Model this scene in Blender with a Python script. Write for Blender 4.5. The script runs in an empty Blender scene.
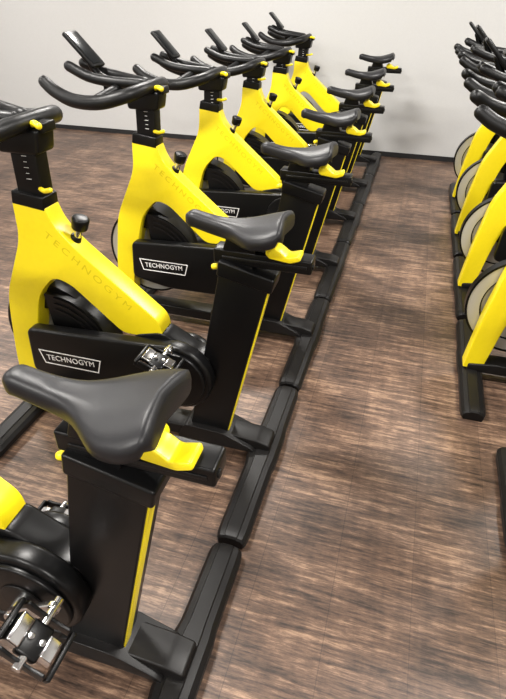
import bpy, bmesh, random
from math import *
from mathutils import Vector, Matrix
random.seed(4)
scene=bpy.context.scene
scene.view_settings.view_transform='Standard'
P=0.8561; YC0=0.592

# ------------------------------------------------------------ materials
def new_mat(name):
    m=bpy.data.materials.new(name); m.use_nodes=True
    nt=m.node_tree; b=nt.nodes['Principled BSDF']; return m,nt,b
def simple(name,col,rough=0.5,metal=0.0,bump=0.0,bscale=200,coat=0.0,spec=0.5):
    m,nt,b=new_mat(name)
    b.inputs['Roughness'].default_value=rough; b.inputs['Metallic'].default_value=metal
    b.inputs['Coat Weight'].default_value=coat; b.inputs['Coat Roughness'].default_value=0.15
    b.inputs['Specular IOR Level'].default_value=spec
    tc=nt.nodes.new('ShaderNodeTexCoord'); no=nt.nodes.new('ShaderNodeTexNoise'); no.inputs['Scale'].default_value=bscale
    no.inputs['Detail'].default_value=3
    nt.links.new(tc.outputs['Object'],no.inputs['Vector'])
    mx=nt.nodes.new('ShaderNodeMix'); mx.data_type='RGBA'; 
    mx.inputs[6].default_value=(*[c*0.95 for c in col],1); mx.inputs[7].default_value=(*[min(1,c*1.04) for c in col],1)
    nt.links.new(no.outputs['Fac'],mx.inputs[0]); nt.links.new(mx.outputs[2],b.inputs['Base Color'])
    if bump>0:
        bp=nt.nodes.new('ShaderNodeBump'); bp.inputs['Strength'].default_value=bump; bp.inputs['Distance'].default_value=0.001
        nt.links.new(no.outputs['Fac'],bp.inputs['Height']); nt.links.new(bp.outputs['Normal'],b.inputs['Normal'])
    return m
YEL=simple('yellow_paint',(0.86,0.69,0.010),0.30,spec=0.5,bscale=60)
YELD=simple('yellow_engraved',(0.66,0.52,0.01),0.5,spec=.2)
BLK=simple('black_frame_paint',(0.003,0.003,0.0032),0.32,bump=0.1,bscale=500,spec=.25)
BASE=simple('black_base_plastic',(0.005,0.0045,0.0045),0.40,bump=0.2,bscale=400,spec=.27)
RUB=simple('black_rubber_grip',(0.004,0.004,0.0043),0.38,bump=0.3,bscale=600,spec=.30)
LEA=simple('grey_saddle_cover',(0.009,0.009,0.0105),0.40,bump=0.25,bscale=700,spec=.33)
SIL=simple('flywheel_metal',(0.50,0.49,0.46),0.42,metal=0.45)
CHR=simple('chrome_steel',(0.75,0.75,0.76),0.18,metal=1.0)
WHT=simple('white_print',(0.85,0.85,0.85),0.5)
SCR=simple('screen_glass',(0.006,0.007,0.008),0.2,spec=.25)

# ------------------------------------------------------------ mesh helpers (meshes only)
XO=0.85   # profile X values are relative to the aisle; bike origin sits at X=-0.85
def finish(bm,name,mat,ang=35):
    bmesh.ops.remove_doubles(bm,verts=bm.verts,dist=1e-6)
    bmesh.ops.recalc_face_normals(bm,faces=bm.faces)
    me=bpy.data.meshes.new(name); bm.to_mesh(me); bm.free()
    for p in me.polygons: p.use_smooth=True
    me.set_sharp_from_angle(angle=radians(ang))
    me.materials.append(mat); return me
def roundpoly(pts,r,seg=5):
    out=[];n=len(pts)
    for i,p in enumerate(pts):
        rr=p[2] if len(p)>2 else r
        a=Vector(pts[i-1][:2]);b=Vector(p[:2]);c=Vector(pts[(i+1)%n][:2])
        d1=(a-b);d2=(c-b);l1,l2=d1.length,d2.length
        rr=min(rr,l1*0.48,l2*0.48)
        if rr<1e-4: out.append(b);continue
        s=b+d1.normalized()*rr; e=b+d2.normalized()*rr
        for k in range(seg+1):
            t=k/seg; out.append(s*(1-t)**2+b*2*t*(1-t)+e*t*t)
    return out
def prof(name,pts,y0,y1,mat,r=0.02,bev=0.008,seg=3,xo=True,ang=35):
    pp=roundpoly(pts,r); bm=bmesh.new(); o=XO if xo else 0
    vs=[bm.verts.new((p[0]+o,y0,p[1])) for p in pp]
    f=bm.faces.new(vs)
    ret=bmesh.ops.extrude_face_region(bm,geom=[f])
    vv=[g for g in ret['geom'] if isinstance(g,bmesh.types.BMVert)]
    bmesh.ops.translate(bm,verts=vv,vec=(0,y1-y0,0))
    bm.edges.ensure_lookup_table()
    if bev>0:
        es=[e for e in bm.edges if abs(e.verts[0].co.y-e.verts[1].co.y)<1e-6]
        bmesh.ops.bevel(bm,geom=es,offset=bev,segments=seg,profile=0.5,affect='EDGES',clamp_overlap=True)
    return finish(bm,name,mat,ang)
def box(name,c,s,mat,bev=0.006,rot=None,seg=3):
    bm=bmesh.new(); bmesh.ops.create_cube(bm,size=1)
    bmesh.ops.scale(bm,verts=bm.verts,vec=s)
    if bev>0: bmesh.ops.bevel(bm,geom=bm.edges[:],offset=bev,segments=seg,profile=0.5,affect='EDGES')
    if rot: bmesh.ops.rotate(bm,verts=bm.verts,matrix=Matrix.Rotation(rot[1],3,rot[0]))
    bmesh.ops.translate(bm,verts=bm.verts,vec=c)
    return finish(bm,name,mat)
def cyl(name,p0,p1,r,mat,r2=None,bev=0.004,n=32):
    p0=Vector(p0);p1=Vector(p1);d=p1-p0
    bm=bmesh.new(); bmesh.ops.create_cone(bm,cap_ends=True,segments=n,radius1=r,radius2=r if r2 is None else r2,depth=d.length)
    if bev>0:
        es=[e for e in bm.edges if abs(e.verts[0].co.z-e.verts[1].co.z)<1e-6]
        bmesh.ops.bevel(bm,geom=es,offset=bev,segments=3,profile=0.5,affect='EDGES')
    q=d.to_track_quat('Z','Y'); bmesh.ops.rotate(bm,verts=bm.verts,matrix=q.to_matrix())
    bmesh.ops.translate(bm,verts=bm.verts,vec=(p0+p1)/2)
    return finish(bm,name,mat)
def catmull(pts,n=8):
    P_=[Vector(p) for p in pts]; P_=[P_[0]*2-P_[1]]+P_+[P_[-1]*2-P_[-2]]; out=[]
    for i in range(1,len(P_)-2):
        a,b,c,d=P_[i-1:i+3]
        for k in range(n):
            t=k/n; out.append(0.5*((2*b)+(c-a)*t+(2*a-5*b+4*c-d)*t*t+(3*b-a-3*c+d)*t**3))
    out.append(P_[-2]); return out
def tube(name,pts,r,mat,n=14,sub=8,flat=1.0,taper=True):
    if callable(r): rf=r
    else: rf=lambda t:r
    pl=catmull(pts,sub); bm=bmesh.new(); rings=[]; up=Vector((0,0,1)); N=len(pl)
    for i,p in enumerate(pl):
        t=(pl[min(i+1,N-1)]-pl[max(i-1,0)]).normalized()
        s=t.cross(up)
        if s.length<1e-3: s=Vector((0,1,0))
        s.normalize(); u=s.cross(t)
        rr=rf(i/(N-1))
        rings.append([bm.verts.new(p+s*cos(2*pi*k/n)*rr+u*sin(2*pi*k/n)*rr*flat) for k in range(n)])
    for i in range(N-1):
        for k in range(n):
            bm.faces.new((rings[i][k],rings[i][(k+1)%n],rings[i+1][(k+1)%n],rings[i+1][k]))
    for e,sg in ((0,-1),(N-1,1)):
        t=(pl[1]-pl[0]).normalized() if e==0 else (pl[-1]-pl[-2]).normalized()
        rr=rf(0 if e==0 else 1); prev=rings[e]; c=pl[e]
        for a in (0.5,0.85):
            ring=[bm.verts.new(c+(v.co-c)*sqrt(1-a*a)+t*sg*rr*a) for v in rings[e]]
            for k in range(n): bm.faces.new((prev[k],prev[(k+1)%n],ring[(k+1)%n],ring[k]))
            prev=ring
        bm.faces.new(prev)
    return finish(bm,name,mat,50)
def textmesh(name,body,size,mat,origin,ang,y,ext=0.0012,sx=1.0,cs=1.12):
    cu=bpy.data.curves.new(name+'_c','FONT'); cu.body=body; cu.size=size; cu.extrude=ext
    cu.align_x='CENTER'; cu.align_y='CENTER'; cu.space_character=cs
    o=bpy.data.objects.new(name+'_tmp',cu); bpy.context.collection.objects.link(o)
    bpy.context.view_layer.update()
    dg=bpy.context.evaluated_depsgraph_get()
    me=bpy.data.meshes.new_from_object(o.evaluated_get(dg)); me.name=name
    bpy.data.objects.remove(o)
    M=Matrix.Translation((origin[0]+XO,y,origin[1]))@Matrix.Rotation(-ang,4,'Y')@Matrix.Rotation(pi/2,4,'X')@Matrix.Diagonal((sx,1,1,1))
    me.transform(M); me.materials.clear(); me.materials.append(mat); return me

# ------------------------------------------------------------ bike parts
parts=[]   # (name, mesh, group)
def add(name,me,g='fixed'): parts.append((name,me,g))
# yellow inverted-V frame
fr=[(-1.245,0.965,.012),(-1.125,0.945,.012),(-1.105,0.885,.03),(-1.045,0.815,.04),(-0.745,0.565,.03),(-0.74,0.50,.02),(-0.90,0.495,.03),
    (-1.085,0.665,.06),(-1.15,0.685,.05),(-1.235,0.60,.06),(-1.31,0.33,.05),(-1.355,0.06,.005),(-1.44,0.06,.005),(-1.415,0.33,.06),(-1.375,0.58,.06),(-1.30,0.73,.06),(-1.255,0.82,.06)]
add('frame',prof('frame',fr,-0.042,0.036,YEL,bev=0.012,seg=4))
add('frame_lettering',textmesh('frame_lettering','TECHNOGYM',0.036,YELD,(-1.00,0.728),radians(-40),-0.0421,0.0004,1.35,1.4))
# head collar + post
post=[(-1.225,0.88),(-1.13,0.88),(-1.118,1.15),(-1.212,1.15)]
add('handlebar_post',prof('handlebar_post',post,-0.032,0.028,BLK,r=.006,bev=0.006),'bars')
add('head_collar',prof('head_collar',[(-1.246,0.945),(-1.124,0.93),(-1.122,0.975),(-1.238,0.99)],-0.044,0.039,BLK,r=.006,bev=.006))
for k in range(6):
    z=1.01+0.018*k
    add('post_mark',box('post_mark',(XO-1.165,-0.0325,z),(0.012 if k%2 else 0.018,0.001,0.0015),WHT,0),'bars')
add('post_lever',tube('post_lever',[(XO-1.13,-0.03,1.0),(XO-1.10,-0.05,1.003),(XO-1.075,-0.055,1.01)],0.008,YEL,n=10),'fixed')
add('head_clamp',prof('head_clamp',[(-1.245,1.09),(-1.10,1.09),(-1.085,1.165),(-1.25,1.175)],-0.048,0.044,BLK,r=.015,bev=.01),'bars')
add('head_lever',tube('head_lever',[(XO-1.12,-0.02,1.175),(XO-1.09,-0.045,1.185),(XO-1.065,-0.06,1.182)],0.010,YEL,n=10),'bars')
add('slide_bracket',prof('slide_bracket',[(-1.36,1.155),(-1.07,1.155),(-1.07,1.185),(-1.36,1.185)],-0.034,0.03,BLK,r=.006,bev=.004),'bars')
# handlebar horns
def hb(s):
    return [(XO-1.13,0.0,1.185),(XO-1.14,0.10*s,1.18),(XO-1.18,0.18*s,1.165),(XO-1.28,0.222*s,1.142),(XO-1.40,0.215*s,1.142),(XO-1.50,0.19*s,1.168),(XO-1.56,0.17*s,1.20)]
for s,nm in ((-1,'handlebar_left'),(1,'handlebar_right')):
    add(nm,tube(nm,hb(s),lambda t:0.025+0.004*sin(pi*t),RUB,n=16),'hbar')
    add(nm+'_inner',tube(nm+'_inner',[(XO-1.18,0.025*s,1.19),(XO-1.30,0.065*s,1.20),(XO-1.40,0.075*s,1.215),(XO-1.50,0.06*s,1.25)],0.022,RUB,n=12),'hbar')
add('handlebar_cross',tube('handlebar_cross',[(XO-1.30,-0.222,1.148),(XO-1.27,0,1.18),(XO-1.30,0.222,1.148)],0.019,RUB,n=12),'hbar')
# console
add('console',box('console',(XO-1.45,0,1.31),(0.18,0.10,0.020),BLK,.007,('Y',radians(45))),'hbar')
add('console_screen',box('console_screen',(XO-1.4425,0,1.3178),(0.155,0.084,0.003),SCR,.001,('Y',radians(45))),'hbar')
add('console_arm',tube('console_arm',[(XO-1.33,0,1.19),(XO-1.40,0,1.22),(XO-1.445,0,1.295)],0.016,BLK,n=12),'hbar')
# resistance knob
add('knob_stem',cyl('knob_stem',(XO-1.06,0,0.81),(XO-1.035,0,0.865),0.013,CHR),'fixed')
add('knob_boot',cyl('knob_boot',(XO-1.07,0,0.80),(XO-1.05,0,0.84),0.024,BLK,0.018))
add('resistance_knob',cyl('resistance_knob',(XO-1.035,0,0.862),(XO-1.02,0,0.908),0.026,BLK,0.031,bev=.010))
# flywheel (exposed metal) on far side
FX,FZ=-1.255,0.365
def ring(name,r0,r1,y0,y1,mat,n=64,cx=FX,cz=FZ,a0=0,a1=2*pi):
    bm=bmesh.new(); full=abs(a1-a0-2*pi)<1e-6; m=n if full else n+1; V=[]
    for k in range(m):
        a=a0+(a1-a0)*k/n; row=[]
        for r,y in ((r0,y0),(r1,y0),(r1,y1),(r0,y1)):
            row.append(bm.verts.new((XO+cx+r*cos(a),y,cz+r*sin(a))))
        V.append(row)
    for k in range(n):
        A=V[k];B=V[(k+1)%m]
        for j in range(4): bm.faces.new((A[j],A[(j+1)%4],B[(j+1)%4],B[j]))
    if not full: bm.faces.new(V[0]); bm.faces.new(V[-1][::-1])
    return finish(bm,name,mat)
add('flywheel_rim',ring('flywheel_rim',0.175,0.228,0.045,0.085,SIL))
add('flywheel_web',ring('flywheel_web',0.03,0.176,0.055,0.075,SIL))
add('flywheel_groove',ring('flywheel_groove',0.168,0.176,0.050,0.058,BLK))
add('flywheel_hub',cyl('flywheel_hub',(XO+FX,0.03,FZ),(XO+FX,0.10,FZ),0.04,BLK))
add('flywheel_tyre',ring('flywheel_tyre',0.227,0.237,0.042,0.088,BLK))
add('brake_guard',ring('brake_guard',0.15,0.262,0.0,0.10,BLK,32,a0=radians(-8),a1=radians(98)))
add('flywheel_guard',ring('flywheel_guard',0.0,0.235,-0.03,0.028,BLK,32,cx=-1.2,a0=radians(-25),a1=radians(95)))
for k in range(3):
    add('guard_rib',ring('guard_rib',0.17+0.025*k,0.178+0.025*k,-0.036,-0.029,BASE,32,cx=-1.2,a0=radians(5),a1=radians(85)))
# belt cover
AX,AZ=-0.68,0.375
cov=[(-1.30,0.275,.03),(-1.10,0.235,.05),(AX-0.03,0.24,.03)]
for k in range(13):
    a=-pi/2+pi*k/12; cov.append((AX+0.138*cos(a),AZ+0.138*sin(a),0.0))
cov+=[(AX-0.05,0.505,.03),(-1.0,0.49,.1),(-1.285,0.475,.03)]
add('belt_cover',prof('belt_cover',cov,-0.098,-0.043,BLK,bev=.012))
add('belt_cover_disc',cyl('belt_cover_disc',(XO+AX,-0.112,AZ),(XO+AX,-0.095,AZ),0.118,BLK,bev=.006,n=48))
add('belt_cover_inner',cyl('belt_cover_inner',(XO+AX,-0.117,AZ),(XO+AX,-0.111,AZ),0.06,BASE,bev=.003,n=40))
LX,LZ=-1.115,0.36
add('cover_logo',textmesh('cover_logo','TECHNOGYM',0.034,WHT,(LX,LZ),radians(2),-0.0985,0.0008,0.95,1.05))
def frame_rect(name,cx,cz,w,h,t,y,mat):
    bm=bmesh.new(); q=.018
    o=[(-w/2,h/2),(w/2,h/2),(w/2-q,-h/2),(-w/2+q,-h/2)]
    i=[(-w/2+t*1.5,h/2-t),(w/2-t*1.5,h/2-t),(w/2-q-t*.7,-h/2+t),(-w/2+q+t*.7,-h/2+t)]
    O=[bm.verts.new((XO+cx+a,y,cz+b)) for a,b in o]; I=[bm.verts.new((XO+cx+a,y,cz+b)) for a,b in i]
    for k in range(4): bm.faces.new((O[k],O[(k+1)%4],I[(k+1)%4],I[k]))
    r=bmesh.ops.extrude_face_region(bm,geom=bm.faces[:])
    bmesh.ops.translate(bm,verts=[g for g in r['geom'] if isinstance(g,bmesh.types.BMVert)],vec=(0,-0.001,0))
    return finish(bm,name,mat)
add('cover_logo_frame',frame_rect('cover_logo_frame',LX,LZ-.002,0.27,0.062,0.004,-0.0982,WHT))
# bottom bracket block linking frame / seat tube
bb=[(-0.86,0.50),(-0.74,0.53),(-0.62,0.46),(-0.555,0.46),(-0.60,0.22),(-0.70,0.24),(-0.86,0.30)]
add('bottom_bracket',prof('bottom_bracket',bb,-0.046,0.04,BLK,r=.03,bev=.01))
add('far_cover',cyl('far_cover',(XO+AX,0.035,AZ),(XO+AX,0.07,AZ),0.10,BLK,bev=.008,n=40))
# seat tube
TR=(-.350,.79); BR=(-.515,.06)
st=[(-0.515,0.83),TR,BR,(-0.665,0.06)]
add('seat_tube',prof('seat_tube',st,-0.043,0.038,BLK,r=.008,bev=.008))
def lerp(a,b,t): return a+(b-a)*t
def tp(t,o): return (lerp(TR[0],BR[0],t)+o,lerp(TR[1],BR[1],t))
s2=[tp(.05,-.01),tp(.05,.004),tp(.97,.004),tp(.97,-.01)]
add('seat_tube_stripe',prof('seat_tube_stripe',s2,-0.036,-0.004,YEL,r=.001,bev=.001))
add('seat_tube_collar',prof('seat_tube_collar',[(-0.528,0.79),(-0.344,0.75),(-0.334,0.80),(-0.520,0.845)],-0.05,0.045,BLK,r=.01,bev=.008))
add('seat_pin',tube('seat_pin',[(XO-0.51,-0.01,0.81),(XO-0.542,-0.025,0.81)],0.010,YEL,n=10))
# saddle group
add('seat_post',prof('seat_post',[(-0.503,0.875),(-0.405,0.855),(-0.45,0.62),(-0.548,0.64)],-0.03,0.026,BLK,r=.005,bev=.005),'sad')
add('saddle_rail',prof('saddle_rail',[(-0.54,0.828),(-0.225,0.828),(-0.225,0.873),(-0.54,0.878)],-0.033,0.03,BLK,r=.008,bev=.006),'sad')
add('saddle_rail_groove',box('saddle_rail_groove',(XO-0.375,-0.034,0.851),(0.27,0.003,0.010),RUB,.001),'sad')
add('rail_end_cap',cyl('rail_end_cap',(XO-0.228,-0.015,0.85),(XO-0.221,-0.015,0.85),0.009,BASE,bev=.001,n=16),'sad')
add('saddle_slider',prof('saddle_slider',[(-0.51,0.873),(-0.40,0.873),(-0.42,0.935),(-0.49,0.935)],-0.035,0.032,BLK,r=.01,bev=.006),'sad')
add('saddle_lever_hub',cyl('saddle_lever_hub',(XO-0.350,-0.038,0.888),(XO-0.350,0.025,0.888),0.020,YEL,bev=.004),'sad')
add('saddle_lever',prof('saddle_lever',[(-0.36,0.893),(-0.345,0.910),(-0.322,0.900),(-0.30,0.883),(-0.275,0.890),(-0.262,0.893),(-0.258,0.876),(-0.29,0.864),(-0.36,0.872)],-0.046,0.008,YEL,r=.008,bev=.007),'sad')
def saddle():
    bm=bmesh.new(); N=34; M=28; rows=[]; L=0.316
    def hw(s):
        base=0.027+0.010*s
        w=base+0.080/(1+exp(-(s-0.60)*13))
        if s>0.84: w*=sqrt(max(0,1-((s-0.84)/0.165)**2))*0.42+0.58
        if s<0.08: w*=sqrt(max(0.0,1-((0.08-s)/0.085)**2))
        return max(w,0.004)
    for i in range(N+1):
        s=0.5-0.5*cos(pi*i/N); x=-0.637+L*s
        w=hw(s)
        zt=0.975+0.012*(2*s-1)**2-0.012*sin(pi*s)+0.016*max(0,(s-.6)/.4)**1.5 - (0.022*((0.1-s)/0.1)**2 if s<0.1 else 0)
        th=0.038+0.014*s
        if s>0.95: zt-=0.018*((s-.95)/.05)**2; th*=0.75
        if s<0.05: th*=0.6+8*s
        row=[]
        for k in range(M):
            a=2*pi*k/M; c,sn=cos(a),sin(a)
            yy=w*(abs(c)**0.8)*(1 if c>0 else -1)
            if sn>=0: z=zt-th*0.55+th*0.55*abs(sn)**0.75
            else: z=zt-th*0.55-th*0.75*abs(sn)**0.5
            z-=0.012*(abs(yy)/0.11)**2
            if abs(yy)<0.02 and sn>0 and 0.3<s<0.95: z-=0.004*(1-abs(yy)/0.02)
            xx=x
            if s>0.8: xx=x+0.016*(abs(yy)/0.1)*(s-.8)/.2
            row.append(bm.verts.new((xx+XO,yy,z)))
        rows.append(row)
    for i in range(N):
        for k in range(M): bm.faces.new((rows[i][k],rows[i][(k+1)%M],rows[i+1][(k+1)%M],rows[i+1][k]))
    bm.faces.new(rows[0]); bm.faces.new(rows[-1][::-1])
    return finish(bm,'saddle',LEA,60)
add('saddle',saddle(),'sad')
# base
add('base_beam',prof('base_beam',[(-1.42,0.045),(-1.42,0.085),(-1.30,0.10),(-0.70,0.10),(-0.62,0.115),(-0.38,0.10),(-0.33,0.085),(-0.33,0.045)],-0.05,0.045,BASE,r=.01,bev=.008))
def bar(name,x0,x1,y0,y1,h):
    bm=bmesh.new(); xc=(x0+x1)/2; hw=(x1-x0)/2
    sec=[(-1,0.012),(-1,0.6*h),(-0.78,0.85*h),(-0.45,h*0.93),(-0.40,h),(0.40,h),(0.45,h*0.93),(0.78,0.85*h),(1,0.6*h),(1,0.012),(0.9,0.004),(-0.9,0.004)]
    sts=[(0,.80,.80),(.006,.90,.93),(.02,.97,.99),(.045,1,1)]
    L=y1-y0; st=[(y0+a,b,c) for a,b,c in sts]+[(y0+L*.40,1,1),(y0+L*.45,1.10,1.08),(y0+L*.63,1.10,1.08),(y0+L*.68,1,1)]+[(y1-a,b,c) for a,b,c in reversed(sts)]
    rows=[[bm.verts.new((XO+xc+hw*s[0]*b,y,max(0.002,s[1]*c))) for s in sec] for y,b,c in st]
    for i in range(len(rows)-1):
        for k in range(len(sec)): bm.faces.new((rows[i][k],rows[i][(k+1)%len(sec)],rows[i+1][(k+1)%len(sec)],rows[i+1][k]))
    bm.faces.new(rows[0]); bm.faces.new(rows[-1][::-1])
    return finish(bm,name,BASE,28)
add('rear_stabilizer',bar('rear_stabilizer',-0.408,-0.30,-0.455,0.38,0.056))
add('front_stabilizer',bar('front_stabilizer',-1.450,-1.345,-0.36,0.44,0.056))
add('rear_gusset',prof('rear_gusset',[(-0.71,0.05),(-0.675,0.125),(-0.52,0.12),(-0.40,0.07),(-0.38,0.05)],-0.068,0.062,BASE,r=.02,bev=.014))
# crank (relative to axle)
crank_me=prof('crank_arm',[(-0.022,-0.02,.02),(0.022,-0.02,.02),(0.015,0.17,.014),(-0.015,0.17,.014)],-0.155,-0.137,CHR,bev=.005,xo=False)
crank_far=prof('crank_arm_far',[(-0.022,0.02,.02),(0.022,0.02,.02),(0.015,-0.17,.014),(-0.015,-0.17,.014)],0.085,0.103,CHR,bev=.005,xo=False)
axle_me=cyl('crank_axle',(0,-0.16,0),(0,0.105,0),0.021,CHR)
def pedal_meshes():
    out=[]
    out.append(('pedal_spindle',cyl('pedal_spindle',(0,-0.10,0),(0,0.03,0),0.009,CHR,bev=.002)))
    out.append(('pedal_body',box('pedal_body',(0,-0.05,0),(0.045,0.06,0.022),BLK,.006)))
    out.append(('pedal_jaw_front',prof('pedal_jaw_front',[(-0.052,-0.012),(-0.022,-0.016),(-0.018,0.012),(-0.045,0.02)],-0.075,-0.025,CHR,bev=.003,r=.005,xo=False)))
    out.append(('pedal_jaw_rear',prof('pedal_jaw_rear',[(0.052,-0.02),(0.022,-0.012),(0.018,0.016),(0.045,0.012)],-0.068,-0.032,CHR,bev=.003,r=.005,xo=False)))
    for y in (-0.088,-0.008):
        out.append(('pedal_plate',prof('pedal_plate',[(-0.052,-0.012),(0.052,-0.012),(0.046,0.013),(0.02,0.008),(-0.02,0.008),(-0.046,0.013)],y-.003,y+.003,BLK,bev=.001,r=.004,xo=False)))
    for x in (-0.056,0.056):
        out.append(('pedal_bar',box('pedal_bar',(x,-0.048,0),(0.009,0.085,0.018),BLK,.002)))
    for x in (-0.012,0.012):
        out.append(('pedal_bolt',cyl('pedal_bolt',(x,-0.05,0.008),(x,-0.05,0.017),0.006,CHR,bev=.001,n=12)))
    for n_,m_ in out: m_.transform(Matrix.Scale(1.15,4))
    return out
ped=pedal_meshes()

def empty(name,loc,rz=0):
    e=bpy.data.objects.new(name,None); e.empty_display_size=0.1; e.location=loc; e.rotation_euler=(0,0,rz)
    bpy.context.collection.objects.link(e); return e
def child(name,me,par,loc=(0,0,0),rot=(0,0,0)):
    o=bpy.data.objects.new(name,me); bpy.context.collection.objects.link(o); o.parent=par; o.location=loc; o.rotation_euler=rot; return o
def bike(dx,yc,ang,ds=(0,0),db=0,rz=0,pt=.25,fx=0):
    e=empty('spin_bike',(dx-XO,yc,0),rz)
    for n,me,g in parts:
        loc=(0,0,0)
        if g=='sad': loc=(ds[0]+0.2*ds[1],0,ds[1])
        if g=='bars': loc=(0.03*db,0,db)
        if g=='hbar': loc=(0.03*db-fx,0,db)
        child(n,me,e,loc)
    a=ang; ax=(XO+AX,0,AZ)
    child('crank_arm_near',crank_me,e,ax,(0,a,0)); child('crank_arm_far',crank_far,e,ax,(0,a,0)); child('crank_axle',axle_me,e,ax)
    px,pz=0.16*sin(a),0.16*cos(a)
    for n,me in ped:
        child(n+'_near',me,e,(ax[0]+px,-0.160,AZ+pz),(0,pt,0))
        child(n+'_far',me,e,(ax[0]-px,0.108,AZ-pz),(0,0.1,pi))
    return e
A=[52,3,200,-100,160,210,-150]
SD=[(0,.005),(0,0),(0,0.01),(0,0.0),(0,0.0),(0,0.015),(0,0.05)]
DB=[0,.02,0,-.045,-.08,-.08,-.035]
for i in range(7):
    bike(0,YC0+P*i,radians(A[i]),SD[i],DB[i],pt=(.7 if i==0 else .25))
RX=1.856
for j in range(4):
    bike(RX,YC0+1.66+P*j,radians([20,-30,60,0][j]),(0,0),[0,-.02,-.01,-.03][j],fx=.085)
bike(RX+0.13,YC0+1.639-P-0.1,radians(30))

# ------------------------------------------------------------ room
YW=6.18
def plane_box(name,lo,hi,mat):
    bm=bmesh.new(); bmesh.ops.create_cube(bm,size=1)
    bmesh.ops.scale(bm,verts=bm.verts,vec=[h-l for l,h in zip(lo,hi)])
    bmesh.ops.translate(bm,verts=bm.verts,vec=[(h+l)/2 for l,h in zip(lo,hi)])
    me=finish(bm,name,mat); o=bpy.data.objects.new(name,me); bpy.context.collection.objects.link(o); return o
mf,nt,b=new_mat('wood_vinyl_floor'); L=nt.links; N=nt.nodes
tc=N.new('ShaderNodeTexCoord'); O_=tc.outputs['Object']
br=N.new('ShaderNodeTexBrick'); 
mb=N.new('ShaderNodeMapping'); mb.inputs['Rotation'].default_value=(0,0,pi/2); L.new(O_,mb.inputs['Vector']); L.new(mb.outputs[0],br.inputs['Vector'])
br.inputs['Scale'].default_value=1; br.inputs['Brick Width'].default_value=1.9; br.inputs['Row Height'].default_value=0.24; br.inputs['Mortar Size'].default_value=0.0014
br.offset=0.37; br.offset_frequency=3
br.inputs['Color1'].default_value=(.2,.2,.2,1); br.inputs['Color2'].default_value=(.8,.8,.8,1); br.inputs['Mortar'].default_value=(0.5,.5,.5,1)
def math(op,a,bv):
    m=N.new('ShaderNodeMath'); m.operation=op
    for i,v in enumerate((a,bv)):
        if isinstance(v,(int,float)): m.inputs[i].default_value=v
        else: L.new(v,m.inputs[i])
    return m.outputs[0]
def noise(sc,scale,det=4,rough=.6,dist=0):
    m=N.new('ShaderNodeMapping'); m.inputs['Scale'].default_value=sc; L.new(O_,m.inputs['Vector'])
    n=N.new('ShaderNodeTexNoise'); n.inputs['Scale'].default_value=scale; n.inputs['Detail'].default_value=det; n.inputs['Roughness'].default_value=rough
    n.inputs['Distortion'].default_value=dist; L.new(m.outputs[0],n.inputs['Vector']); return n
n1=noise((1.3,17,1),3.2,10,.74,.2)    # saw-cut streaks across the planks
n5=noise((1.5,9,1),18,6,.72)          # short scratches
n2=noise((1,1.6,1),3.0,8,.66)         # weathered blotches
n3=noise((9,1,1),3,5,.6)              # lengthwise grain
n4=noise((1,1,1),.5,2,.5)
s=math('ADD',math('MULTIPLY',n1.outputs['Fac'],.50),math('MULTIPLY',n2.outputs['Fac'],.26))
s=math('ADD',s,math('MULTIPLY',n5.outputs['Fac'],.22))
s=math('ADD',s,math('MULTIPLY',n3.outputs['Fac'],.08))
s=math('ADD',s,math('MULTIPLY',math('SUBTRACT',br.outputs['Color'],.5),.035))
s=math('SUBTRACT',s,math('MULTIPLY',br.outputs['Fac'],.03))
s=math('ADD',s,math('MULTIPLY',math('SUBTRACT',n4.outputs['Fac'],.5),.14))
cr=N.new('ShaderNodeValToRGB'); L.new(s,cr.inputs[0])
e=cr.color_ramp.elements; e[0].position=.44; e[0].color=(0.015,0.0088,0.0062,1); e[1].position=.655; e[1].color=(0.33,0.212,0.138,1)
x=cr.color_ramp.elements.new(.54); x.color=(0.092,0.054,0.036,1)
L.new(cr.outputs[0],b.inputs['Base Color']); 
rr=N.new('ShaderNodeMapRange'); L.new(n1.outputs['Fac'],rr.inputs[0]); rr.inputs[3].default_value=.52; rr.inputs[4].default_value=.32; L.new(rr.outputs[0],b.inputs['Roughness'])
b.inputs['Specular IOR Level'].default_value=.42
bp=N.new('ShaderNodeBump'); bp.inputs['Strength'].default_value=.5; bp.inputs['Distance'].default_value=.003; L.new(s,bp.inputs['Height']); L.new(bp.outputs[0],b.inputs['Normal'])
WALL=simple('wall_paint',(0.49,0.488,0.482),0.85,bump=.1,bscale=80)
CEIL=simple('ceiling_paint',(0.45,0.45,0.45),0.9)
BBM=simple('baseboard_dark',(0.01,0.01,0.011),0.5)
X0,X1,Y0,Y1,Z1=-6.5,4.2,-3.0,YW,3.1
plane_box('floor',(X0,Y0,-0.1),(X1,Y1,0),mf)
plane_box('wall_back',(X0-.1,Y1,0),(X1+.1,Y1+.1,Z1),WALL)
plane_box('wall_front',(X0-.1,Y0-.1,0),(X1+.1,Y0,Z1),WALL)
plane_box('wall_left',(X0-.1,Y0,0),(X0,Y1,Z1),WALL)
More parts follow.
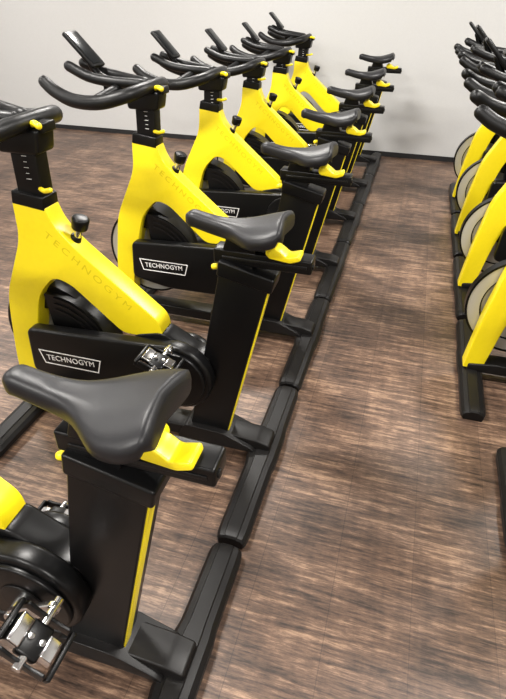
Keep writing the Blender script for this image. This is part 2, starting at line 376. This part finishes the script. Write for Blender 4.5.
plane_box('wall_right',(X1,Y0,0),(X1+.1,Y1,Z1),WALL)
plane_box('ceiling',(X0-.1,Y0-.1,Z1),(X1+.1,Y1+.1,Z1+.1),CEIL)
plane_box('baseboard_back',(X0,Y1-.012,0),(X1,Y1,0.05),BBM)
plane_box('baseboard_left',(X0,Y0,0),(X0+.012,Y1-.012,0.05),BBM)
plane_box('baseboard_right',(X1-.012,Y0,0),(X1,Y1-.012,0.05),BBM)
mp_,nt,b=new_mat('light_diffuser'); b.inputs['Base Color'].default_value=(.9,.9,.9,1); b.inputs['Emission Color'].default_value=(1,.97,.92,1); b.inputs['Emission Strength'].default_value=3
for ix,lx in enumerate((-4.6,-1.6,1.4)):
    for ly in (-1.4,1.4,4.2):
        e=empty('ceiling_light_panel',(lx,ly,Z1))
        me=box('diffuser',(0,0,-0.03),(1.15,0.55,0.02),mp_,.004); child('diffuser',me,e)
        fm=box('housing',(0,0,-0.012),(1.2,0.6,0.024),WALL,.004); child('housing',fm,e)
        li=bpy.data.lights.new('panel_lamp','AREA'); li.shape='RECTANGLE'; li.size=0.8; li.size_y=.3; li.energy={-4.6:88,-1.6:115,1.4:115}[lx]; li.color=(1,.965,.915)
        lo=bpy.data.objects.new('panel_lamp',li); bpy.context.collection.objects.link(lo); lo.parent=e; lo.location=(0,0,-0.05)
w=bpy.data.worlds.new('w'); scene.world=w; w.use_nodes=True; w.node_tree.nodes['Background'].inputs[0].default_value=(.9,.95,1,1); w.node_tree.nodes['Background'].inputs[1].default_value=.3

# ------------------------------------------------------------ camera
cd=bpy.data.cameras.new('camera'); co=bpy.data.objects.new('camera',cd); bpy.context.collection.objects.link(co)
cd.sensor_fit='HORIZONTAL'; cd.sensor_width=36; cd.lens=520/506*36; cd.clip_start=.02
M=Matrix.Translation((0,0,1.55))@Matrix.Rotation(0.2790,4,'Z')@Matrix.Rotation(pi/2-0.6112,4,'X')@Matrix.Rotation(0.0141,4,'Z')
co.matrix_world=M; scene.camera=co
